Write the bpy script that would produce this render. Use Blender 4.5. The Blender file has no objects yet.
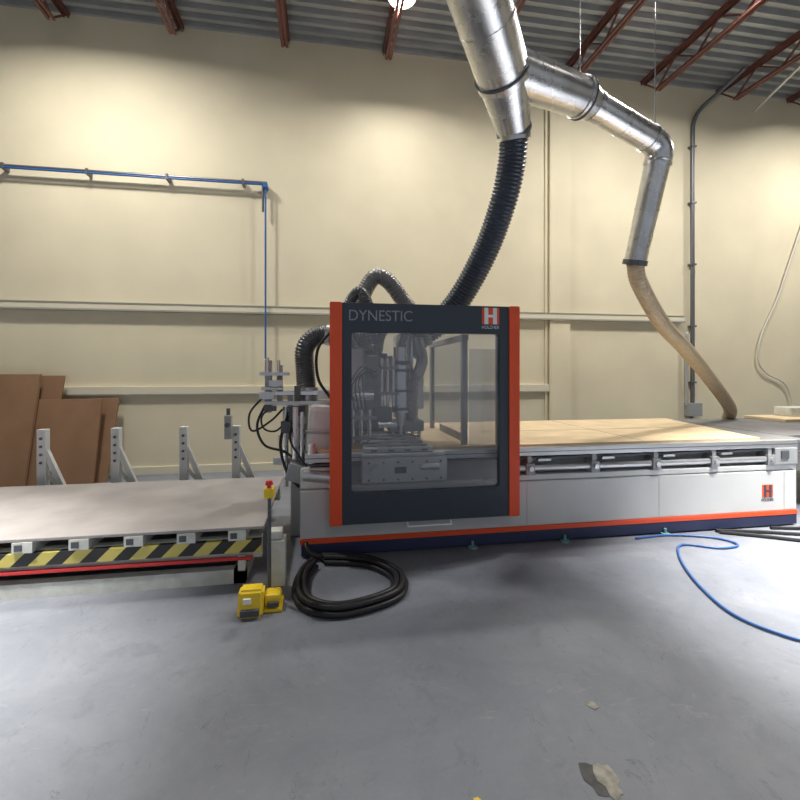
import bpy, bmesh, math, random
from mathutils import Vector, Matrix
random.seed(4)
S=bpy.context.scene
C=S.collection
S.view_settings.view_transform='Standard'
S.view_settings.look='None'
S.view_settings.exposure=0.0

# ---------------- materials ----------------
def mat(name,col,rough=0.5,metal=0.0,var=0.0,scale=6.0,bump=0.0,spec=0.5):
    m=bpy.data.materials.new(name); m.use_nodes=True
    nt=m.node_tree; b=nt.nodes['Principled BSDF']
    b.inputs['Base Color'].default_value=(*col,1)
    b.inputs['Roughness'].default_value=rough
    b.inputs['Metallic'].default_value=metal
    b.inputs['Specular IOR Level'].default_value=spec
    if var>0 or bump>0:
        tc=nt.nodes.new('ShaderNodeTexCoord'); n=nt.nodes.new('ShaderNodeTexNoise')
        n.inputs['Scale'].default_value=scale; n.inputs['Detail'].default_value=6
        nt.links.new(tc.outputs['Object'],n.inputs['Vector'])
        if var>0:
            r=nt.nodes.new('ShaderNodeValToRGB')
            r.color_ramp.elements[0].position=.3; r.color_ramp.elements[1].position=.7
            r.color_ramp.elements[0].color=(*[c*(1-var) for c in col],1)
            r.color_ramp.elements[1].color=(*[min(1,c*(1+var)) for c in col],1)
            nt.links.new(n.outputs['Fac'],r.inputs['Fac']); nt.links.new(r.outputs['Color'],b.inputs['Base Color'])
        if bump>0:
            bp=nt.nodes.new('ShaderNodeBump'); bp.inputs['Strength'].default_value=bump; bp.inputs['Distance'].default_value=.01
            nt.links.new(n.outputs['Fac'],bp.inputs['Height']); nt.links.new(bp.outputs['Normal'],b.inputs['Normal'])
    return m

M={}
M['wall']=mat('cream_wall_paint',(.70,.635,.465),.7,var=.06,scale=1.0,bump=.05)
M['trimw']=mat('cream_trim_paint',(.70,.655,.51),.5)
M['rail']=mat('rail_grey',(.42,.41,.36),.4,.3)
M['white']=mat('machine_light_grey',(.56,.57,.57),.4,var=.04,scale=3)
M['white2']=mat('frame_white_paint',(.60,.62,.58),.45,var=.15,scale=9)
M['grey']=mat('machine_mid_grey',(.30,.315,.32),.45,var=.08)
M['dgrey']=mat('machine_dark_grey',(.08,.085,.095),.45)
M['navy']=mat('charcoal_blue_paint',(.035,.048,.066),.4)
M['plinth']=mat('plinth_navy',(.022,.03,.085),.5)
M['orange']=mat('signal_orange_paint',(.82,.085,.018),.4)
M['red']=mat('red_paint',(.6,.03,.03),.4)
M['yellow']=mat('yellow_plastic',(.85,.60,.02),.4)
M['black']=mat('black_rubber',(.012,.012,.014),.45)
M['hoseb']=mat('dark_flex_hose',(.045,.055,.075),.3,.3)
M['hosed']=mat('charcoal_flex_hose',(.10,.105,.11),.35,.4)
M['hoseg']=mat('grey_flex_hose',(.28,.275,.27),.35,.5)
M['hoset']=mat('tan_flex_hose',(.44,.355,.235),.55,var=.1,scale=20)
M['alu']=mat('aluminium',(.60,.61,.62),.3,.75)
M['silver']=mat('polished_steel',(.72,.73,.74),.2,.9)
M['blue']=mat('blue_air_line',(.035,.12,.36),.4)
M['mint']=mat('levelling_foot_teal',(.18,.36,.36),.5)
M['mdf']=mat('raw_mdf_board',(.66,.52,.33),.65,var=.10,scale=5)
M['mdfg']=mat('worn_spoil_board',(.335,.315,.31),.5,var=.16,scale=2.5)
M['mat']=mat('grey_bed_mat',(.16,.16,.165),.6,var=.15,scale=4)
M['card']=mat('cardboard',(.25,.14,.075),.8,var=.1,scale=3)
M['joist']=mat('red_oxide_steel',(.15,.055,.045),.6,var=.15)
M['txt']=mat('logo_silver',(.38,.42,.46),.4)
M['txtw']=mat('logo_white',(.85,.85,.85),.4)
M['cond']=mat('conduit_steel',(.15,.155,.17),.4,.5)
M['cable']=mat('white_cable',(.62,.60,.54),.5)
M['deck']=mat('galvanised_roof_deck',(.36,.38,.39),.45,.35,var=.12,scale=2)

def galv():
    m=bpy.data.materials.new('galvanised_duct'); m.use_nodes=True; nt=m.node_tree; b=nt.nodes['Principled BSDF']
    b.inputs['Metallic'].default_value=.92; b.inputs['Roughness'].default_value=.24
    tc=nt.nodes.new('ShaderNodeTexCoord'); v=nt.nodes.new('ShaderNodeTexNoise'); v.inputs['Scale'].default_value=5; v.inputs['Detail'].default_value=5
    r=nt.nodes.new('ShaderNodeValToRGB'); r.color_ramp.elements[0].position=.3; r.color_ramp.elements[1].position=.7
    r.color_ramp.elements[0].color=(.56,.56,.56,1); r.color_ramp.elements[1].color=(.78,.78,.77,1)
    r2=nt.nodes.new('ShaderNodeMapRange'); r2.inputs['To Min'].default_value=.18; r2.inputs['To Max'].default_value=.36
    nt.links.new(tc.outputs['Object'],v.inputs['Vector']); nt.links.new(v.outputs['Fac'],r.inputs['Fac']); nt.links.new(r.outputs['Color'],b.inputs['Base Color'])
    nt.links.new(v.outputs['Fac'],r2.inputs['Value']); nt.links.new(r2.outputs[0],b.inputs['Roughness'])
    return m
M['galv']=galv()

def glass():
    m=bpy.data.materials.new('polycarbonate_window'); m.use_nodes=True; nt=m.node_tree; nt.nodes.clear()
    o=nt.nodes.new('ShaderNodeOutputMaterial'); mx=nt.nodes.new('ShaderNodeMixShader'); t=nt.nodes.new('ShaderNodeBsdfTransparent'); g=nt.nodes.new('ShaderNodeBsdfGlossy')
    t.inputs['Color'].default_value=(.86,.87,.89,1); g.inputs['Roughness'].default_value=.15; g.inputs['Color'].default_value=(.85,.85,.85,1)
    mx.inputs[0].default_value=.12
    nt.links.new(t.outputs[0],mx.inputs[1]); nt.links.new(g.outputs[0],mx.inputs[2]); nt.links.new(mx.outputs[0],o.inputs[0])
    return m
M['glass']=glass()

def emis(name,col,s):
    m=bpy.data.materials.new(name); m.use_nodes=True; b=m.node_tree.nodes['Principled BSDF']
    b.inputs['Emission Color'].default_value=(*col,1); b.inputs['Emission Strength'].default_value=s
    return m
M['lamp']=emis('lamp_lens',(1,.96,.88),16)

def hazard():
    m=bpy.data.materials.new('hazard_stripes'); m.use_nodes=True; nt=m.node_tree; b=nt.nodes['Principled BSDF']
    tc=nt.nodes.new('ShaderNodeTexCoord'); sp=nt.nodes.new('ShaderNodeSeparateXYZ'); a=nt.nodes.new('ShaderNodeMath'); a.operation='SUBTRACT'
    d=nt.nodes.new('ShaderNodeMath'); d.operation='MULTIPLY'; d.inputs[1].default_value=4.9
    f=nt.nodes.new('ShaderNodeMath'); f.operation='FRACT'; g=nt.nodes.new('ShaderNodeMath'); g.operation='GREATER_THAN'; g.inputs[1].default_value=.5
    mx=nt.nodes.new('ShaderNodeMix'); mx.data_type='RGBA'; mx.inputs[6].default_value=(.02,.02,.02,1); mx.inputs[7].default_value=(.60,.52,.13,1)
    L=nt.links.new
    L(tc.outputs['Object'],sp.inputs[0]); L(sp.outputs['X'],a.inputs[0]); L(sp.outputs['Z'],a.inputs[1])
    L(a.outputs[0],d.inputs[0]); L(d.outputs[0],f.inputs[0]); L(f.outputs[0],g.inputs[0]); L(g.outputs[0],mx.inputs[0]); L(mx.outputs[2],b.inputs['Base Color'])
    b.inputs['Roughness'].default_value=.5
    return m
M['hazard']=hazard()

def floor_mat():
    m=bpy.data.materials.new('painted_concrete_floor'); m.use_nodes=True; nt=m.node_tree; b=nt.nodes['Principled BSDF']; L=nt.links.new
    tc=nt.nodes.new('ShaderNodeTexCoord')
    def noise(s,d=8,r=.6,w=0,vec=None):
        n=nt.nodes.new('ShaderNodeTexNoise'); n.inputs['Scale'].default_value=s; n.inputs['Detail'].default_value=d; n.inputs['Roughness'].default_value=r; n.inputs['Distortion'].default_value=w
        L(vec or tc.outputs['Object'],n.inputs['Vector']); return n
    def ramp(n,els):
        r=nt.nodes.new('ShaderNodeValToRGB'); cr=r.color_ramp
        while len(cr.elements)<len(els): cr.elements.new(.5)
        for e,(p,c) in zip(cr.elements,els): e.position=p; e.color=(*c,1)
        L(n.outputs[0],r.inputs['Fac']); return r
    w3=lambda v:(v,v,v)
    def over(prev,fac,col):
        mx=nt.nodes.new('ShaderNodeMix'); mx.data_type='RGBA'; mx.inputs[7].default_value=(*col,1)
        L(fac.outputs[0],mx.inputs[0]); L(prev,mx.inputs[6]); return mx.outputs[2]
    def mapped(scale,rot):
        sc=nt.nodes.new('ShaderNodeMapping'); sc.inputs['Scale'].default_value=scale; sc.inputs['Rotation'].default_value=(0,0,rot); L(tc.outputs['Object'],sc.inputs[0]); return sc.outputs[0]
    base=ramp(noise(1.3,12,.72,.5),[(.32,(.165,.180,.218)),(.5,(.200,.217,.256)),(.68,(.238,.257,.295))])
    c=base.outputs[0]
    c=over(c,ramp(noise(2.6,10,.8,.6),[(.56,w3(0)),(.68,w3(.35))]),(.29,.305,.33))
    c=over(c,ramp(noise(3.5,10,.82,.5),[(.34,w3(.5)),(.45,w3(0))]),(.125,.135,.16))
    c=over(c,ramp(noise(9,8,.85,.6),[(.35,w3(.5)),(.42,w3(0))]),(.13,.14,.16))
    c=over(c,ramp(noise(40,5,.8,.3),[(.58,w3(0)),(.68,w3(.25))]),(.33,.33,.34))
    c=over(c,ramp(noise(1.6,6,.6,3.5,mapped((1,3,1),.95)),[(.66,w3(0)),(.675,w3(.4)),(.69,w3(0))]),(.36,.37,.38))
    c=over(c,ramp(noise(2.1,5,.6,3.0,mapped((2.5,1,1),.3)),[(.645,w3(0)),(.655,w3(.6)),(.668,w3(0))]),(.07,.075,.09))
    c=over(c,ramp(noise(2.7,12,.8,2.0,mapped((1,1,1),1.9)),[(.68,w3(0)),(.695,w3(.8))]),(.34,.32,.28))
    L(c,b.inputs['Base Color'])
    rr=ramp(noise(2.5,8,.7),[(.3,w3(.36)),(.7,w3(.58))]); L(rr.outputs[0],b.inputs['Roughness'])
    bp=nt.nodes.new('ShaderNodeBump'); bp.inputs['Strength'].default_value=.2; bp.inputs['Distance'].default_value=.01
    n=noise(12,10,.75); L(n.outputs[0],bp.inputs['Height']); L(bp.outputs[0],b.inputs['Normal'])
    return m
M['floor']=floor_mat()

# ---------------- helpers ----------------
def root(name,loc=(0,0,0)):
    e=bpy.data.objects.new(name,None); e.location=loc; e.empty_display_size=.2; C.objects.link(e); return e
def link(name,bm,m,parent=None,smooth=False):
    me=bpy.data.meshes.new(name); bmesh.ops.recalc_face_normals(bm,faces=bm.faces[:]); bm.to_mesh(me); bm.free()
    if smooth:
        for p in me.polygons: p.use_smooth=True
        try: me.set_sharp_from_angle(angle=math.radians(40))
        except Exception: pass
    o=bpy.data.objects.new(name,me); C.objects.link(o); me.materials.append(M[m] if isinstance(m,str) else m)
    if parent is not None:
        o.parent=parent; o.matrix_parent_inverse=Matrix.Translation(parent.location).inverted()
    return o
def addbox(bm,x0,x1,y0,y1,z0,z1):
    r=bmesh.ops.create_cube(bm,size=1)
    for v in r['verts']:
        v.co=Vector(((x0+x1)/2+v.co.x*(x1-x0),(y0+y1)/2+v.co.y*(y1-y0),(z0+z1)/2+v.co.z*(z1-z0)))
    return r['verts']
def box(name,x0,x1,y0,y1,z0,z1,m,parent=None,bev=.004,rot=None):
    bm=bmesh.new(); addbox(bm,x0,x1,y0,y1,z0,z1)
    if bev>0: bmesh.ops.bevel(bm,geom=bm.edges[:],offset=bev,segments=2,profile=.5,affect='EDGES')
    if rot:
        c=Vector(((x0+x1)/2,(y0+y1)/2,(z0+z1)/2)); bmesh.ops.rotate(bm,cent=c,matrix=Matrix.Rotation(rot[1],3,rot[0]),verts=bm.verts[:])
    return link(name,bm,m,parent)
def boxes(name,lst,m,parent=None):
    bm=bmesh.new()
    for b in lst: addbox(bm,*b)
    return link(name,bm,m,parent)
def addcyl(bm,p0,p1,r0,r1=None,seg=24,caps=True):
    r1=r0 if r1 is None else r1
    p0=Vector(p0); p1=Vector(p1); d=p1-p0; q=d.to_track_quat('Z','Y')
    r=bmesh.ops.create_cone(bm,cap_ends=caps,segments=seg,radius1=r0,radius2=r1,depth=d.length)
    mt=Matrix.Translation((p0+p1)/2)@q.to_matrix().to_4x4()
    bmesh.ops.transform(bm,matrix=mt,verts=r['verts'])
def cyl(name,p0,p1,r0,m,parent=None,r1=None,seg=28):
    bm=bmesh.new(); addcyl(bm,p0,p1,r0,r1,seg); return link(name,bm,m,parent,True)
def cyls(name,lst,m,parent=None,seg=20):
    bm=bmesh.new()
    for a in lst: addcyl(bm,a[0],a[1],a[2],a[3] if len(a)>3 else None,seg)
    return link(name,bm,m,parent,True)
def bar(bm,p0,p1,w,h):
    p0=Vector(p0); p1=Vector(p1); d=p1-p0; q=d.to_track_quat('Z','Y')
    r=bmesh.ops.create_cube(bm,size=1)
    mt=Matrix.Translation((p0+p1)/2)@q.to_matrix().to_4x4()@Matrix.Diagonal((w,h,d.length,1))
    bmesh.ops.transform(bm,matrix=mt,verts=r['verts'])
def catmull(P,n=24):
    P=[Vector(p) for p in P]; Q=[P[0]*2-P[1]]+P+[P[-1]*2-P[-2]]; out=[]
    for i in range(1,len(Q)-2):
        a,b,c,d=Q[i-1:i+3]
        for k in range(n):
            t=k/n; out.append(.5*((2*b)+(c-a)*t+(2*a-5*b+4*c-d)*t*t+(3*b-a-3*c+d)*t**3))
    out.append(P[-1]); return out
def addtube(bm,pts,r,corr=0,pitch=.03,seg=16,step=None,smooth=True,r_end=None):
    path=catmull(pts) if smooth else [Vector(p) for p in pts]
    L=[0]
    for a,b in zip(path,path[1:]): L.append(L[-1]+(b-a).length)
    tot=L[-1]; st=step or (pitch/4 if corr else max(.02,r*1.0)); n=max(2,int(tot/st)); res=[]; j=0
    for i in range(n+1):
        s=tot*i/n
        while j<len(L)-2 and L[j+1]<s: j+=1
        f=(s-L[j])/max(1e-9,L[j+1]-L[j]); res.append(path[j].lerp(path[j+1],min(1,f)))
    up=None; rings=[]
    for i,p in enumerate(res):
        t=(res[min(i+1,n)]-res[max(i-1,0)]).normalized()
        if up is None: up=t.orthogonal().normalized()
        up=(up-t*up.dot(t)).normalized(); sd=t.cross(up)
        rr=r if r_end is None else r+(r_end-r)*i/n
        if corr: rr+=corr*math.cos(2*math.pi*(tot*i/n)/pitch)
        rings.append([bm.verts.new(p+(up*math.cos(2*math.pi*k/seg)+sd*math.sin(2*math.pi*k/seg))*rr) for k in range(seg)])
    for a,b in zip(rings,rings[1:]):
        for k in range(seg): bm.faces.new((a[k],a[(k+1)%seg],b[(k+1)%seg],b[k]))
    bm.faces.new(rings[0]); bm.faces.new(rings[-1])
def tube(name,pts,r,m,parent=None,**kw):
    bm=bmesh.new(); addtube(bm,pts,r,**kw)
    me=link(name,bm,m,parent,False)
    for p in me.data.polygons: p.use_smooth=True
    return me
def rrect(x0,x1,z0,z1,r,n=6):
    out=[]
    for cx,cz,a in ((x1-r,z1-r,0),(x0+r,z1-r,90),(x0+r,z0+r,180),(x1-r,z0+r,270)):
        for i in range(n+1):
            t=math.radians(a+90*i/n); out.append((cx+r*math.cos(t),cz+r*math.sin(t)))
    return out
def plate(name,outer,holes,y,th,m,parent=None,bev=.003):
    cu=bpy.data.curves.new(name,'CURVE'); cu.dimensions='2D'; cu.fill_mode='BOTH'; cu.extrude=th/2; cu.bevel_depth=bev; cu.offset=-bev
    for poly in [outer]+holes:
        sp=cu.splines.new('POLY'); sp.points.add(len(poly)-1); sp.use_cyclic_u=True
        for p,(x,z) in zip(sp.points,poly): p.co=(x,z,0,1)
    ob=bpy.data.objects.new('tmp',cu); C.objects.link(ob)
    dg=bpy.context.evaluated_depsgraph_get(); me=bpy.data.meshes.new_from_object(ob.evaluated_get(dg)); bpy.data.objects.remove(ob)
    me.transform(Matrix.Translation((0,y+th/2,0))@Matrix.Rotation(math.pi/2,4,'X'))
    me.name=name; me.materials.clear(); me.materials.append(M[m]); o=bpy.data.objects.new(name,me); C.objects.link(o)
    if parent is not None: o.parent=parent; o.matrix_parent_inverse=Matrix.Translation(parent.location).inverted()
    return o
def text(name,s,x0,x1,z0,z1,y,m,parent):
    cu=bpy.data.curves.new(name,'FONT'); cu.body=s; cu.size=1; cu.extrude=.02
    ob=bpy.data.objects.new('tmp',cu); C.objects.link(ob)
    dg=bpy.context.evaluated_depsgraph_get(); me=bpy.data.meshes.new_from_object(ob.evaluated_get(dg)); bpy.data.objects.remove(ob)
    xs=[v.co.x for v in me.vertices]; ys=[v.co.y for v in me.vertices]
    a,b,c,d=min(xs),max(xs),min(ys),max(ys)
    for v in me.vertices:
        v.co=Vector((x0+(v.co.x-a)/(b-a)*(x1-x0), y-.002-(v.co.z)*.05, z0+(v.co.y-c)/(d-c)*(z1-z0)))
    me.materials.clear(); me.materials.append(M[m]); o=bpy.data.objects.new(name,me); C.objects.link(o); o.parent=parent
    o.matrix_parent_inverse=Matrix.Translation(parent.location).inverted(); return o

# ---------------- room ----------------
WY=7.1; ZC=6.6
box('floor',-10,14,-5,WY+.2,-.1,0,'floor',bev=0)
box('wall_back',-10,14,WY,WY+.2,0,ZC+.15,'wall',bev=0)
box('wall_left',-10.2,-10,-5,WY+.2,0,ZC+.15,'wall',bev=0)
box('wall_right',14,14.2,-5,WY+.2,0,ZC+.15,'wall',bev=0)
bm=bmesh.new(); prof=[]; y=-5
while y<WY:
    prof+= [(y,ZC),(y+.06,ZC),(y+.08,ZC+.07),(y+.16,ZC+.07)]; y+=.18
row0=[bm.verts.new((-10,a,b)) for a,b in prof]; row1=[bm.verts.new((14,a,b)) for a,b in prof]
for i in range(len(prof)-1): bm.faces.new((row0[i],row0[i+1],row1[i+1],row1[i]))
link('ceiling',bm,'deck')
def joist(X,i):
    bm=bmesh.new(); zt=ZC-.03; zb=ZC-.38; y0=-4.8; y1=WY-.02
    for s in (-1,1):
        addbox(bm,X+s*.03-.02,X+s*.03+.02,y0,y1,zt-.008,zt+.028)
        addbox(bm,X+s*.03-.005,X+s*.03+.005,y0,y1,zt-.05,zt)
        addbox(bm,X+s*.03-.02,X+s*.03+.02,y0,y1-.35,zb-.004,zb+.006)
        addbox(bm,X+s*.03-.005,X+s*.03+.005,y0,y1-.35,zb,zb+.045)
    y=y1-.35; up=False; bar(bm,(X,y1-.03,zt-.03),(X,y,zb+.03),.022,.022)
    while y>y0+.5:
        a=zb+.03 if not up else zt-.03; b=zt-.03 if not up else zb+.03
        bar(bm,(X,y,a),(X,y-.40,b),.024,.024); y-=.40; up=not up
    link('roof_joist' if i==0 else 'roof_joist.%03d'%i,bm,'joist')
for i,k in enumerate(range(-5,9)): joist(.96+1.52*k,i)
boxes('ceiling_bridging',[(-9.9,13.9,yy,yy+.03,ZC-.40,ZC-.385) for yy in (1.2,4.6)],'joist')
boxes('trim_1',[(-10,6.3,WY-.08,WY,2.40,2.485)],'trimw')
boxes('trim_1_rail',[(-10,6.3,WY-.095,WY,2.375,2.40),(-10,6.3,WY-.09,WY,2.483,2.495)],'rail')
box('trim_2',-4.0,3.75,WY-.05,WY,1.18,1.29,'trimw')
boxes('trim_2_rail',[(-4.0,3.75,WY-.055,WY,1.165,1.18)],'rail')
box('trim_3',3.75,4.12,WY-.06,WY,0,ZC,'wall')
box('trim_4',3.68,3.72,WY-.03,WY,0,ZC,'wall')
box('baseboard_back',-10,14,WY-.03,WY,0,.12,'trimw')

# blue compressed air pipe
r=root('compressed_air_pipe',(-.855,WY,3)); py=WY-.13
bm=bmesh.new(); addtube(bm,[(-9.9,py,4.30),(-.9,py,4.30)],.014,smooth=False,seg=10); addtube(bm,[(-.86,py,4.33),(-.86,py,1.7)],.014,smooth=False,seg=10)
link('pipe_run',bm,'blue',r,True)
bm=bmesh.new(); addtube(bm,[(-9.9,py+.02,4.335),(-.84,py+.02,4.335)],.02,smooth=False,seg=10); addtube(bm,[(-.90,py+.02,4.34),(-.90,py+.02,3.9)],.018,smooth=False,seg=10)
for k in range(9): addbox(bm,-9.6+k*1.05,-9.57+k*1.05,py-.02,WY-.002,4.28,4.36)
link('pipe_clips',bm,'cond',r)
box('elbow_valve',-.90,-.83,py-.03,WY-.01,4.25,4.32,'blue',r)
# vertical conduit
r=root('electrical_conduit',(6.48,WY,3)); cy=WY-.06
tube('conduit_a',[(6.9,WY-.7,ZC-.05),(6.75,WY-.35,ZC-.25),(6.53,WY-.08,ZC-.55),(6.48,cy,ZC-1.2),(6.48,cy,3),(6.48,cy,.9)],.035,'cond',r,seg=12)
tube('conduit_b',[(6.36,cy,2.2),(6.36,cy,.9)],.025,'alu',r,smooth=False)
tube('conduit_low',[(6.46,cy,.8),(6.46,cy,.0)],.025,'cond',r,smooth=False)
boxes('conduit_clamps',[(6.43,6.53,WY-.10,WY-.002,z,z+.03) for z in (1.3,2.3,3.4,4.5,5.5)],'cond',r)
box('junction_box',6.36,6.60,WY-.15,WY-.002,.72,.95,'grey',r)
bm=bmesh.new(); addtube(bm,[(7.6,6.9,ZC-.43),(5.2,.5,ZC-.43)],.022,smooth=False,seg=8); link('ceiling_conduit',bm,'alu')
tube('wall_cable',[(9.6,WY-.03,6.2),(9.1,WY-.03,5.0),(8.84,WY-.04,4.27),(8.5,WY-.04,3.4),(8.28,WY-.04,2.84),(7.95,WY-.04,2.2),(7.87,WY-.04,1.75),(8.05,WY-.04,1.48),(8.45,WY-.04,1.28),(8.6,WY-.04,.9),(8.6,WY-.04,.05)],.014,'cable',seg=8)

# lamps
def lamp(i,x,y,z,w,size=.45,spread=180,tilt=0,roll=0):
    r=root('high_bay_lamp' if i==0 else 'high_bay_lamp.%03d'%i,(x,y,z))
    cyl('reflector',(x,y,z),(x,y,z+.16),.19,'alu',r,r1=.09)
    cyl('ballast',(x,y,z+.16),(x,y,ZC-.02),.05,'cond',r)
    cyl('lens',(x,y,z-.005),(x,y,z+.004),.17,'lamp',r)
    l=bpy.data.lights.new('bulb','AREA'); l.shape='DISK'; l.size=size; l.energy=w; l.color=(1,.96,.90); l.spread=math.radians(spread)
    o=bpy.data.objects.new('bulb',l); o.location=(x,y,z-.02); o.rotation_euler=(math.radians(-tilt),math.radians(roll),0); C.objects.link(o); o.parent=r; o.matrix_parent_inverse=Matrix.Translation(r.location).inverted()
lamp(0,1.0,5.75,6.35,165,.35,158,11)
lamp(1,-3.0,5.1,6.35,175,.5,170)
lamp(2,4.9,4.7,6.35,185,.5,170)
lamp(3,-3.5,2.1,6.35,260,.4,50)  # unseen, added: narrow left floor pool that leaves the centre dark
lamp(4,4.7,1.9,6.35,300,.4,50)  # unseen, added: right-hand pool, beam narrowed to keep the middle floor dim
lamp(5,1.5,-4.0,6.35,40,.6,150)  # unseen fill lamp behind the camera, added to light the machine front
lamp(6,9.0,5.0,6.35,190,.5,170)

# ---------------- cnc router ----------------
R=root('cnc_router',(2.2,4.6,0))
YF=3.7
box('base_body',-.19,4.57,YF,5.6,.15,.545,'white',R,.012)
box('orange_stripe',-.19,4.572,YF-.008,YF+.02,.112,.152,'orange',R,.002)
box('plinth',-.15,4.55,YF+.03,5.55,.0,.15,'plinth',R)
box('plinth_skirt',-.18,4.565,YF-.004,YF+.04,.015,.112,'plinth',R)
boxes('panel_joints',[(x,x+.005,YF-.001,YF+.01,.16,.53) for x in (1.75,3.05,4.42)],'grey',R)
cyls('levelling_feet',[((x,YF-.02,0),(x,YF-.02,.018),.04) for x in (1.25,2.1,3.1)]+[((x,YF-.02,.018),(x,YF-.02,.06),.012) for x in (1.25,2.1,3.1)],'mint',R)
box('bed_beam',-.15,4.55,YF+.10,5.55,.545,.80,'grey',R)
box('bed_deck',-.15,4.75,YF+.02,5.62,.80,.835,'mat',R,.004)
box('deck_front_rail',-.15,4.57,YF-.01,YF+.05,.765,.838,'alu',R,.006)
boxes('deck_rail_groove',[(-.15,4.57,YF-.012,YF,.798,.804)],'dgrey',R)
box('rack_rail',-.12,4.55,YF+.02,YF+.10,.735,.75,'dgrey',R)
box('lower_shelf',1.6,4.5,YF+.0,YF+.10,.55,.60,'white',R,.008)
cyl('lower_rail',(1.6,YF+.02,.655),(4.3,YF+.02,.655),.028,'alu',R)
bx=[1.78+i*.62 for i in range(5)]
boxes('rail_brackets',[(x-.04,x+.04,YF-.02,YF+.10,.60,.70) for x in bx]+[(x-.02,x+.02,YF-.0,YF+.10,.70,.765) for x in bx],'grey',R)
cyls('bracket_knobs',[((x,YF-.04,.655),(x,YF-.02,.655),.022) for x in bx]+[((x+.3,YF-.0,.655),(x+.3,YF-.012,.655),.01) for x in bx[:-1]],'alu',R)
boxes('pod_handles',[(x+.08,x+.2,YF-.0,YF+.04,.715,.735) for x in bx],'alu',R)
box('control_end_box',4.30,4.56,YF-.02,YF+.15,.60,.765,'grey',R,.01)
box('end_box_screen',4.36,4.45,YF-.03,YF,.66,.74,'dgrey',R)
# spoil board
bm=bmesh.new()
q=[(-.05,YF+.05),(4.20,YF+.05),(4.68,5.55),(-.05,5.55)]
lo=[bm.verts.new((a,b,.836)) for a,b in q]; hi=[bm.verts.new((a,b,.858)) for a,b in q]
bm.faces.new(lo); bm.faces.new(hi)
for i in range(4): bm.faces.new((lo[i],lo[(i+1)%4],hi[(i+1)%4],hi[i]))
link('spoil_board',bm,'mdf',R)
boxes('spoil_board_joints',[(1.65,4.4,4.62,4.626,.857,.8595),(2.95,2.956,3.78,5.5,.857,.8595)],'mat',R)
def logo(nm,x0,x1,z0,z1,y,hc):
    box(nm+'_field',x0,x1,y-.004,y+.003,z0,z1,'orange',R,0)
    w=x1-x0;h=z1-z0
    boxes(nm+'_h',[(x0+.14*w,x0+.36*w,y-.007,y-.003,z0,z1),(x0+.64*w,x0+.86*w,y-.007,y-.003,z0,z1),(x0+.36*w,x0+.64*w,y-.007,y-.003,z0+.42*h,z0+.58*h)],hc,R)
logo('base_logo',4.17,4.29,.29,.41,YF,'navy')
text('base_logo_text','HOLZHER',4.16,4.30,.252,.276,YF,'navy',R)

# ---- protective hood / door
YD=3.55
plate('hood_frame',[(.13,.30),(1.53,.30),(1.53,2.045),(.13,2.045)],[rrect(.215,1.44,.545,1.815,.03)],YD,.05,'navy',R)
box('hood_window',.20,1.455,YD+.028,YD+.036,.53,1.83,'glass',R,0)
for nm,a,b in (('orange_edge_left',.045,.14),('orange_edge_right',1.52,1.612)):
    plate(nm,rrect(a,b,.298,2.048,.012),[],YD-.012,.07,'orange',R,.004)
box('hood_side_left',.05,.065,YD+.05,YD+.22,.32,2.03,'orange',R,.002)
box('hood_side_right',1.592,1.607,YD+.05,YD+.22,.32,2.03,'orange',R,.002)
box('hood_top_return',.06,1.6,YD+.03,YD+.22,2.02,2.04,'navy',R,.002)
box('hood_bottom_return',.06,1.6,YD+.03,YD+.15,.31,.33,'navy',R,.002)
box('hood_support_arm',.07,.11,YD+.2,YF+.5,1.9,1.98,'grey',R)
box('hood_support_arm_b',1.54,1.59,YD+.2,YF+.5,1.9,1.98,'grey',R)
text('hood_text','DYNESTIC',.195,.70,1.905,1.99,YD,'txt',R)
logo('hood_logo',1.285,1.435,1.895,2.03,YD,'txtw')
text('hood_logo_text','HOLZHER',1.285,1.435,1.858,1.883,YD,'txtw',R)
bm=bmesh.new(); addtube(bm,[(.66,YD+.03,.31),(.66,YD-.03,.27),(1.02,YD-.03,.27),(1.02,YD+.03,.31)],.007,smooth=False,seg=8,step=.01); link('hood_handle',bm,'txtw',R)

# ---- gantry
G=R
box('gantry_foot',.15,1.35,YF-.02,YF+.25,.46,.58,'white',G,.01)
box('drive_unit',.30,1.02,YF-.06,YF+.2,.59,.80,'white',G,.015)
box('drive_unit_top',.30,1.0,YF-.05,YF+.3,.80,.835,'alu',G,.008)
boxes('pod_rails',[(.32,.90-.03*i,YF-.04+.085*i,YF+.025+.085*i,.84+.016*i,.875+.016*i) for i in range(6)],'white',G)
boxes('pod_rail_slots',[(.38+.14*k,.43+.14*k,YF-.044+.085*i,YF-.03+.085*i,.85+.016*i,.86+.016*i) for i in range(6) for k in range(4)],'dgrey',G)
cyls('drive_bolts',[((.36+.12*i,YF-.066,.62+.14*j),(.36+.12*i,YF-.058,.62+.14*j),.009) for i in range(6) for j in (0,1)],'dgrey',G)
cyls('drive_motor',[((.42,YF-.09,.70),(.42,YF-.06,.70),.045),((.42,YF-.10,.70),(.42,YF-.09,.70),.025),((.78,YF-.08,.72),(.94,YF-.08,.72),.025)],'alu',G)
box('drive_label',.57,.67,YF-.064,YF-.058,.67,.72,'navy',G,0)
box('gantry_leg',.26,.56,YF+.5,YF+.8,.86,1.45,'grey',G,.01)
box('gantry_leg_rear',.42,.80,5.65,5.9,.0,1.75,'white',G,.01)
box('gantry_bridge',.34,.66,YF+.6,5.9,1.30,1.66,'white',G,.012)
boxes('bridge_rails',[(.66,.685,YF+.6,5.8,1.36,1.39),(.66,.685,YF+.6,5.8,1.57,1.60)],'silver',G)
bm=bmesh.new()
for i in range(22): addbox(bm,.38,.52,YF+.62+i*.085,YF+.69+i*.085,1.67,1.75)
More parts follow.
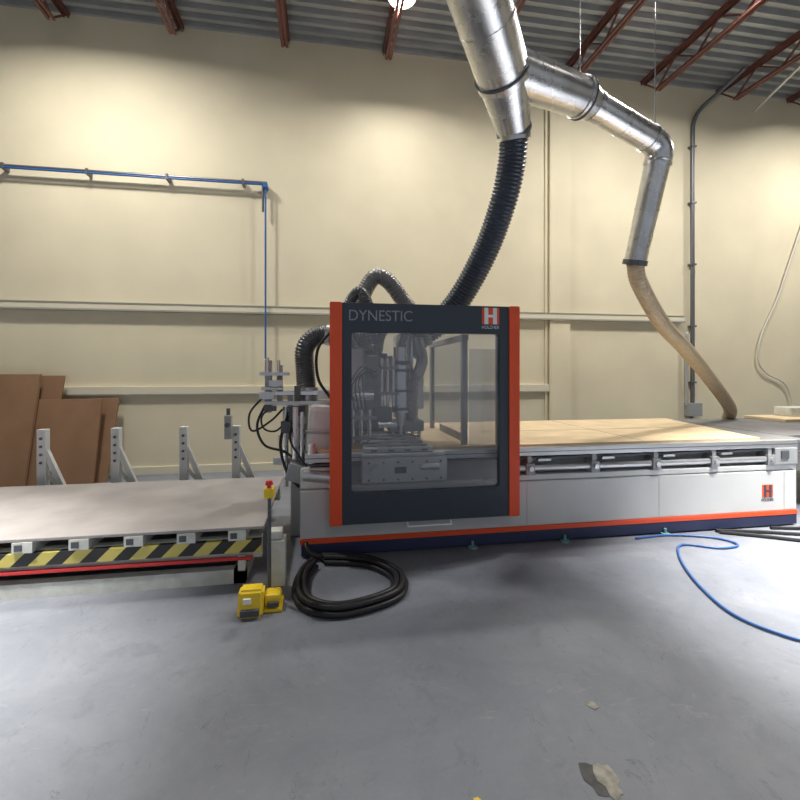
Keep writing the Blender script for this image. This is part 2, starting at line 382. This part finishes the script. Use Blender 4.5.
link('cable_chain',bm,'dgrey',G)
box('z_carriage',.69,.80,4.10,4.50,1.05,1.86,'white',G,.01)
boxes('z_rails',[(.795,.815,4.09,4.12,1.07,1.84),(.795,.815,4.47,4.50,1.07,1.84)],'silver',G)
box('spindle_block',.79,.93,4.14,4.42,1.15,1.50,'alu',G,.015)
cyls('spindle_motor',[((.68,3.98,1.14),(.68,3.98,1.56),.080),((.68,3.98,1.60),(.68,3.98,1.72),.065)],'silver',G)
cyls('spindle_bands',[((.68,3.98,z),(.68,3.98,z+.025),.086) for z in (1.16,1.32,1.50,1.57)],'dgrey',G)
cyls('spindle_nose',[((.68,3.98,1.02),(.68,3.98,1.14),.03,.055),((.68,3.98,.94),(.68,3.98,1.02),.014)],'alu',G)
box('tool_head',.58,.90,4.0,4.2,.96,1.06,'grey',G,.012)
cyls('tool_pucks',[((.62+.06*i,4.03,.90),(.62+.06*i,4.03,.97),.018) for i in range(5)],'silver',G)
box('rear_cabinet',.18,.36,4.0,4.4,1.05,1.72,'grey',G,.015)
box('cabinet_door',.20,.34,3.985,4.0,1.30,1.70,'white',G,.006)
boxes('cabinet_valves',[(.20+.032*i,.218+.032*i,3.95,4.0,1.12,1.24) for i in range(5)],'silver',G)
cyls('cabinet_gauges',[((.24,3.97,1.40),(.24,3.985,1.40),.03),((.31,3.97,1.40),(.31,3.985,1.40),.026)],'txtw',G)
box('motor_a',.42,.58,3.82,3.98,1.02,1.20,'dgrey',G,.02)
cyls('motor_b',[((.26,3.86,1.30),(.42,3.86,1.30),.045),((.22,3.86,1.30),(.26,3.86,1.30),.03),((.46,3.84,1.05),(.62,3.84,1.05),.03)],'silver',G)
cyls('air_cylinders',[((.24+.07*i,3.80,.90),(.24+.07*i,3.80,1.18),.018) for i in range(3)]+[((.50+.05*i,3.9,1.2),(.50+.05*i,3.9,1.62),.015) for i in range(3)],'silver',G)
boxes('cylinder_mounts',[(.20,.44,3.77,3.83,.93,.955),(.20,.44,3.77,3.83,1.10,1.125),(.47,.63,3.88,3.93,1.3,1.325),(.47,.63,3.88,3.93,1.52,1.545)],'grey',G)
bm=bmesh.new()
for k in range(5):
    o=.03*k
    addtube(bm,[(.24+o,3.85,1.15),(.20+o,3.75+.01*k,1.35+o),(.32+o,3.8,1.55-o*.5),(.44+o*.5,3.9,1.45+o),(.50+o*.4,3.95,1.66)],.006,seg=6)
link('air_lines',bm,'black',G,True)
boxes('side_screen_posts',[(1.20,1.245,YF+.1,YF+.16,.84,1.80),(1.50,1.54,YF+.02,YF+.10,.84,2.0),(1.20,1.245,5.0,5.05,.84,1.84)],'grey',G)
box('side_screen',1.22,1.232,YF+.16,5.0,.95,1.78,'glass',G,0)
box('side_screen_b',1.25,1.50,YF+.06,YF+.075,.86,1.70,'glass',G,0)
box('side_screen_rail',1.19,1.255,YF+.1,5.05,1.78,1.83,'grey',G)
boxes('dust_curtain',[(1.215,1.225,YF+.2+.085*i,YF+.275+.085*i,.88,.95) for i in range(9)],'grey',G)
# left cluster
box('housing_left',-.14,.12,3.82,4.12,.76,1.22,'white',G,.05,rot=('Y',.08))
box('housing_rib',-.15,.13,3.80,4.14,.98,1.0,'grey',G,.004,rot=('Y',.08))
box('housing_left_low',-.19,.10,3.72,4.0,.545,.72,'white2',G,.02)
cyls('housing_roller',[((-.16,3.74,.66),(.10,3.70,.64),.05),((-.10,3.72,.76),(-.10,3.72,.92),.03)],'alu',G)
box('arm_plate',-.50,.12,3.98,4.18,1.215,1.25,'alu',G,.004)
box('arm_plate_b',-.45,-.05,3.98,4.12,1.30,1.335,'silver',G,.004)
boxes('arm_verticals',[(-.50,-.45,4.0,4.12,1.15,1.60),(-.40,-.36,4.02,4.12,1.22,1.56),(-.31,-.27,4.0,4.1,.95,1.30)],'grey',G)
boxes('arm_blocks',[(-.54,-.30,3.97,4.1,1.47,1.50),(-.54,-.42,3.95,4.0,1.27,1.33),(-.46,-.36,3.94,4.0,1.38,1.43),(-.05,.10,3.95,4.12,1.27,1.34)],'alu',G)
boxes('arm_blocks_dark',[(-.30,-.16,3.97,4.1,1.12,1.20),(-.25,-.20,3.95,4.05,1.25,1.38),(-.50,-.40,3.93,3.99,1.17,1.21),(-.36,-.28,3.92,4.0,.98,1.08)],'dgrey',G)
cyls('arm_cylinders',[((-.24,3.93,.72),(-.24,3.93,1.2),.028),((-.185,3.93,.60),(-.185,3.93,1.16),.02),((-.33,4.05,.50),(-.33,4.05,1.2),.025),((-.52,3.95,1.36),(-.34,3.95,1.36),.016),((-.47,3.93,1.50),(-.47,3.93,1.62),.014),((-.38,3.95,1.50),(-.38,3.95,1.60),.012)],'silver',G)
box('left_column',-.30,-.14,4.2,4.6,.0,1.20,'white',G,.01)
boxes('left_column_slots',[(-.27,-.17,4.195,4.205,z,z+.03) for z in (.5,.6,.7,.8,.9,1.0)],'dgrey',G)
box('left_bracket',-.30,-.16,3.75,4.1,.60,.74,'grey',G,.01,rot=('Y',.35))
boxes('column_cross',[(-.44,-.14,4.1,4.2,.68,.74),(-.40,-.18,4.1,4.2,.9,.94)],'alu',G)
bm=bmesh.new()
addtube(bm,[(-.5,4.0,1.3),(-.62,3.98,1.15),(-.60,3.97,1.0),(-.45,3.97,1.08),(-.35,3.98,1.18)],.009,seg=8)
addtube(bm,[(-.48,4.02,1.25),(-.56,3.98,1.05),(-.50,3.97,.88),(-.34,3.97,.82),(-.25,3.98,.75)],.011,seg=8)
addtube(bm,[(-.45,4.0,1.2),(-.52,3.96,1.12),(-.5,3.95,1.02),(-.40,3.95,1.0),(-.30,3.95,1.1)],.008,seg=8)
addtube(bm,[(-.3,4.0,1.15),(-.36,3.9,.9),(-.30,3.85,.66),(-.2,3.8,.55)],.013,seg=8)
addtube(bm,[(-.22,4.0,1.15),(-.28,3.88,.95),(-.20,3.82,.8),(-.12,3.78,.70)],.009,seg=8)
addtube(bm,[(.1,4.0,1.9),(-.05,3.95,1.7),(-.05,3.95,1.45),(.05,3.95,1.28)],.013,seg=8)
link('cables',bm,'black',G,True)
tube('gantry_hose_arch',[(.95,4.2,1.75),(.92,4.2,1.95),(.77,4.23,2.15),(.60,4.25,2.37),(.47,4.27,2.40),(.36,4.29,2.20),(.35,4.3,1.95),(.40,4.3,1.7)],.075,'hoseg',G,corr=.006,pitch=.024)
tube('gantry_hose_side',[(.35,4.2,1.80),(.15,4.22,1.82),(-.05,4.25,1.84),(-.17,4.25,1.72),(-.17,4.25,1.5),(-.15,4.2,1.27)],.085,'hosed',G,corr=.006,pitch=.024)
tube('gantry_hose_small',[(.45,4.0,1.75),(.40,4.0,2.05),(.32,4.05,2.22),(.22,4.1,2.1),(.2,4.1,1.85),(.3,4.1,1.65)],.05,'hosed',G,corr=.004,pitch=.02)
cyls('hose_collars',[((-.15,4.2,1.25),(-.15,4.2,1.36),.098),((.02,4.24,1.845),(.06,4.235,1.84),.096)],'alu',G)
tube('gantry_hose_spindle',[(.68,3.98,1.7),(.72,3.98,1.84),(.64,4.0,1.93),(.52,4.05,1.86),(.48,4.1,1.66)],.045,'hoseg',G,corr=.004,pitch=.02)
tube('gantry_hose_low',[(.86,4.1,1.80),(.88,4.0,1.60),(.80,3.92,1.42),(.78,3.95,1.22),(.80,4.05,1.06)],.05,'hoseg',G,corr=.004,pitch=.02)

# ---------------- outfeed table ----------------
T=root('outfeed_table',(6,4.8,0))
box('table_top',4.78,7.8,3.98,5.62,.79,.835,'mat',T)
box('table_apron',4.85,7.7,4.05,5.5,.66,.79,'grey',T)
boxes('table_legs',[(x,x+.1,y,y+.1,0,.66) for x in (4.95,7.5) for y in (4.1,5.35)],'white',T)
box('sheet_on_table',6.0,7.8,5.0,5.6,.836,.875,'mdf',T)
box('control_box',6.45,7.1,5.3,5.55,.876,1.0,'white2',T,.01)

# ---------------- ducts ----------------
D=root('dust_extraction_duct',(1.36,3.27,3.78))
A0=(.70,2.468,4.18); A=(1.027,2.869,3.98); B=(1.354,3.27,3.777); Cc=(1.561,3.54,3.517)
def ring(bm,p,d,r,w=.035):
    p=Vector(p); d=Vector(d).normalized(); addcyl(bm,p-d*w/2,p+d*w/2,r,seg=40)
dm=Vector(B)-Vector(A0)
cyl('main_run',A0,B,.20,'galv',D,seg=48)
tube('main_elbow',[Vector(A0)+dm*.02,(.60,2.345,4.26),(.52,2.25,4.42),(.50,2.22,4.65),(.50,2.22,4.8)],.20,'galv',D,seg=32)
cyl('riser',(.50,2.22,4.75),(.50,2.22,ZC-.0),.20,'galv',D,seg=40)
cyl('main_reducer',B,Cc,.20,'galv',D,r1=.135,seg=48)
cyl('drop_collar',Cc,(1.575,3.565,3.44),.135,'galv',D,seg=32)
B2=(1.30,3.22,3.80); D1=(2.105,3.447,3.79); D2=(2.26,3.485,3.755); E=(2.90,3.64,3.615); F=(3.035,3.70,3.42); Gp=(2.999,3.955,2.57)
cyl('branch_wye',B2,D1,.175,'galv',D,r1=.155,seg=48)
cyl('branch_reducer',D1,D2,.155,'galv',D,r1=.115,seg=40)
cyl('branch_run',D2,E,.115,'galv',D,seg=36)
tube('branch_elbow',[E,(2.98,3.66,3.59),(3.04,3.68,3.52),F],.117,'galv',D,step=.045,seg=24)
cyl('branch_drop',F,Gp,.110,'galv',D,r1=.10,seg=36)
bm=bmesh.new()
for t in (.35,.62): ring(bm,Vector(A0).lerp(Vector(B),t),dm,.206,.015)
ring(bm,B,dm,.212,.045)
ring(bm,Vector(D1),Vector(D1)-Vector(B2),.166); ring(bm,D2,Vector(E)-Vector(D2),.124,.03)
ring(bm,Vector(D2).lerp(Vector(E),.5),Vector(E)-Vector(D2),.119,.012)
ring(bm,E,Vector(E)-Vector(D2),.124,.03); ring(bm,F,Vector(Gp)-Vector(F),.122,.03)
ring(bm,Vector(F).lerp(Vector(Gp),.45),Vector(Gp)-Vector(F),.110,.012)
link('duct_rings',bm,'galv',D,True)
bm=bmesh.new()
ring(bm,Cc,Vector(Cc)-Vector(B),.145,.03); ring(bm,Gp,Vector(Gp)-Vector(F),.112,.05)
ring(bm,Vector(A0).lerp(Vector(B),.97),dm,.216,.012);ring(bm,Vector(D1)+Vector((.02,.005,-.004)),Vector(D1)-Vector(B2),.170,.012)
link('duct_clamps',bm,'dgrey',D,True)
bm=bmesh.new()
for p,rr in ((A,.2),(D1,.16),((2.98,3.66,3.6),.1)):
    addtube(bm,[(p[0],p[1],p[2]+rr*.9),(p[0],p[1],ZC-.02)],.004,smooth=False,seg=6)
link('hanger_wires',bm,'cond',D)
tube('machine_flex_hose',[(1.565,3.55,3.47),(1.58,3.63,3.28),(1.555,3.744,3.0),(1.47,3.95,2.62),(1.29,4.14,2.22),(1.10,4.25,1.98),(.92,4.28,1.84),(.80,4.28,1.70)],.115,'hoseb',D,corr=.007,pitch=.032,seg=24)
tube('tan_flex_hose',[Gp,(3.10,4.02,2.38),(3.55,4.26,2.02),(4.12,4.57,1.76),(4.80,4.95,1.42),(5.5,5.35,1.02),(5.8,5.66,.80),(5.88,5.75,.5),(5.9,5.78,.03)],.078,'hoset',D,corr=.003,pitch=.03,seg=20)

# ---------------- lift table ----------------
L=root('scissor_lift_table',(-2.2,4.0,0))
box('platform_board',-4.1,-.42,3.31,4.85,.388,.408,'mdfg',L,.003)
boxes('platform_tubes',[(-.66-.335*i,-.54-.335*i,3.30,4.8,.318,.386) for i in range(11)],'white2',L)
boxes('tube_openings',[(-.645-.335*i,-.60-.335*i,3.296,3.302,.332,.372) for i in range(11)],'dgrey',L)
box('hazard_beam',-4.1,-.44,3.315,3.36,.225,.312,'hazard',L,.002)
box('frame_beam',-4.1,-.44,3.36,3.42,.17,.318,'white2',L,.003)
box('red_edge',-4.1,-.50,3.32,3.35,.170,.192,'red',L,.002)
box('frame_beam_back',-4.1,-.44,4.7,4.78,.2,.318,'white2',L,.003)
bm=bmesh.new()
for y in (3.5,4.6):
    bar(bm,(-3.9,y,.08),(-.7,y,.24),.04,.06); bar(bm,(-3.9,y+.06,.24),(-.7,y+.06,.08),.04,.06)
link('scissor_arms',bm,'dgrey',L)
boxes('base_frame',[(-4.1,-.55,3.34,3.42,.0,.10),(-4.1,-.55,4.7,4.78,.0,.09),(-.63,-.55,3.34,4.78,.0,.10),(-4.1,-4.02,3.34,4.78,.0,.09)],'white2',L)
boxes('corner_guides',[(-.60,-.55,3.335,3.40,.09,.20)],'white2',L)
for i,x in enumerate((-3.45,-2.76,-2.09,-1.44,-.92)):
    P=root('panel_stop_post' if i==0 else 'panel_stop_post.%03d'%i,(x,5.02,0))
    box('upright',x-.04,x+.04,4.98,5.06,0,.93,'white',P,.005)
    box('foot',x-.04,x+.36,4.96,5.08,0,.06,'white',P,.004)
    bm=bmesh.new(); bar(bm,(x+.02,5.02,.72),(x+.30,5.02,.05),.05,.05); bar(bm,(x+.02,5.02,.5),(x+.18,5.02,.3),.03,.03); link('gusset',bm,'white',P)
    bm=bmesh.new()
    for z in (.60,.68,.76,.84): addcyl(bm,(x,4.972,z),(x,4.982,z),.014,seg=12)
    link('holes',bm,'dgrey',P)
    if i==4:
        box('sensor_box',x-.10,x-.03,4.90,4.98,.80,1.05,'grey',P,.006)
        cyls('sensor',[((x-.065,4.88,.95),(x-.065,4.90,.95),.025),((x-.065,4.94,1.05),(x-.065,4.94,1.12),.02)],'dgrey',P)
def leaning(x0,x1,yb,yt,h,th,tilt=0):
    bm=bmesh.new()
    q=[(x0,yb,0),(x1,yb,0),(x1+tilt,yt,h),(x0+tilt,yt,h)]
    a=[bm.verts.new(p) for p in q]; b=[bm.verts.new((p[0],p[1]+th,p[2])) for p in q]
    bm.faces.new(a); bm.faces.new(b)
    for i in range(4): bm.faces.new((a[i],a[(i+1)%4],b[(i+1)%4],b[i]))
    return bm
r=root('cardboard_sheets',(-3.7,6.6,0))
link('large_sheet',leaning(-5.2,-3.78,6.45,6.80,1.47,.05),'card',r)
link('folded_flap',leaning(-5.0,-3.60,6.62,6.95,1.45,.02,.05),'card',r)
link('small_sheet',leaning(-3.90,-3.02,6.55,6.80,1.13,.04),'card',r)
link('small_sheet_b',leaning(-3.30,-2.92,6.70,6.97,1.13,.03,.05),'card',r)

# ---------------- emergency stop / pedal ----------------
r=root('foot_pedal_switch',(-.4,2.95,0))
bm=bmesh.new(); vs=addbox(bm,-.52,-.37,2.84,3.0,.0,.15)
for v in bm.verts:
    if v.co.z>.1 and v.co.y<2.9: v.co.y+=.05
bmesh.ops.bevel(bm,geom=bm.edges[:],offset=.015,segments=3,affect='EDGES'); link('guard_body',bm,'yellow',r)
box('pedal_label',-.485,-.44,2.852,2.87,.085,.115,'txtw',r,.0)
box('pedal_opening',-.50,-.39,2.832,2.86,.015,.055,'dgrey',r,.004)
box('base_plate',-.50,-.26,2.90,3.08,.0,.02,'yellow',r,.004)
box('rear_shell',-.37,-.27,2.92,3.04,.02,.10,'yellow',r,.02)
box('rear_pedal',-.35,-.28,2.90,2.95,.03,.06,'dgrey',r,.004)
cyl('pole',(-.352,3.05,.0),(-.352,3.05,.70),.012,'dgrey',r)
box('button_housing',-.385,-.32,3.01,3.08,.68,.745,'yellow',r,.01)
cyl('button_stem',(-.352,3.04,.745),(-.352,3.04,.765),.014,'red',r)
cyl('emergency_button',(-.352,3.04,.765),(-.352,3.04,.79),.026,'red',r,r1=.02)
r=root('electrical_box',(-.3,3.2,0))
box('enclosure',-.375,-.26,3.13,3.26,.05,.36,'white2',r,.008)
box('enclosure_top',-.365,-.28,3.15,3.25,.36,.42,'white2',r,.01)
box('enclosure_stand',-.35,-.29,3.18,3.24,0,.05,'grey',r)

# ---------------- cables on floor ----------------
bm=bmesh.new()
for k,(dr,dz) in enumerate([(0,.022),(.042,.022),(.084,.022),(.02,.056),(.062,.056)]):
    c=Vector((.15,3.12)); pts=[]
    for (x,y) in [(-.02,3.62),(.20,3.58),(.40,3.48),(.56,3.22),(.52,2.96),(.34,2.82),(.08,2.76),(-.11,2.86),(-.19,3.06),(-.18,3.35),(-.10,3.55)]:
        v=Vector((x,y))-c; v=v*(1-dr/max(.3,v.length)); pts.append((c.x+v.x,c.y+v.y,dz))
    addtube(bm,pts,.020,seg=10,step=.03)
link('coiled_cable_bundle',bm,'black',None,True)
tube('floor_feed_cable',[(-.12,3.86,.2),(-.14,3.67,.10),(-.06,3.63,.04),(.1,3.62,.03)],.022,'black',R,seg=10)
tube('blue_air_hose',[(2.75,3.62,.012),(3.1,3.64,.012),(3.45,3.52,.012),(3.52,3.34,.012),(3.3,3.30,.012),(3.05,3.42,.012),(2.84,3.22,.012),(2.64,2.88,.012),(2.51,2.55,.012),(2.48,2.36,.012),(2.53,2.2,.012),(2.66,2.05,.012),(3.1,1.75,.012)],.009,'blue',seg=10)
bm=bmesh.new()
addtube(bm,[(3.62,3.62,.016),(3.85,3.50,.016),(4.1,3.35,.016),(4.5,3.1,.016),(5.0,2.95,.016)],.016,seg=8)
addtube(bm,[(3.62,3.66,.016),(4.0,3.56,.016),(4.3,3.45,.016),(4.7,3.3,.016),(5.2,3.3,.016)],.016,seg=8)
addtube(bm,[(4.2,3.64,.016),(4.5,3.58,.016),(4.8,3.62,.016),(5.3,3.9,.016)],.016,seg=8)
link('black_power_cables',bm,'black',None,True)
def blob(nm,cx,cy,rx,ry,m,z=.003,n=16,rot=0):
    bm=bmesh.new(); a=[]; b=[]
    for i in range(n):
        t=2*math.pi*i/n; q=random.uniform(.65,1.2); x=rx*q*math.cos(t); y=ry*q*math.sin(t)
        X=cx+x*math.cos(rot)-y*math.sin(rot); Y=cy+x*math.sin(rot)+y*math.cos(rot)
        a.append(bm.verts.new((X,Y,0.0005))); b.append(bm.verts.new((X,Y,z)))
    bm.faces.new(b)
    for i in range(n): bm.faces.new((a[i],a[(i+1)%n],b[(i+1)%n],b[i]))
    link(nm,bm,m)
M['chip']=mat('bare_concrete',(.33,.315,.27),.8,var=.35,scale=25)
M['chipd']=mat('dark_concrete',(.10,.10,.10),.8,var=.3,scale=25)
blob('floor_chip_edge',1.00,1.51,.055,.090,'chipd',z=.0015,rot=-.1)
blob('floor_chip',1.03,1.50,.038,.085,'chip',rot=-.1)
blob('floor_chip_small',1.19,1.85,.02,.03,'chip',rot=.4)
blob('paint_dab',.53,1.50,.015,.02,'yellow')

# ---------------- camera / world ----------------
cam=bpy.data.cameras.new('camera'); co=bpy.data.objects.new('camera',cam); C.objects.link(co)
cam.sensor_width=36; cam.lens=36*450/800; cam.shift_y=-28/800
co.location=(0,0,1.5); co.rotation_euler=(math.pi/2,0,-math.radians(9.6)); S.camera=co
w=bpy.data.worlds.new('world'); S.world=w; w.use_nodes=True
w.node_tree.nodes['Background'].inputs[0].default_value=(.84,.90,1,1); w.node_tree.nodes['Background'].inputs[1].default_value=.36
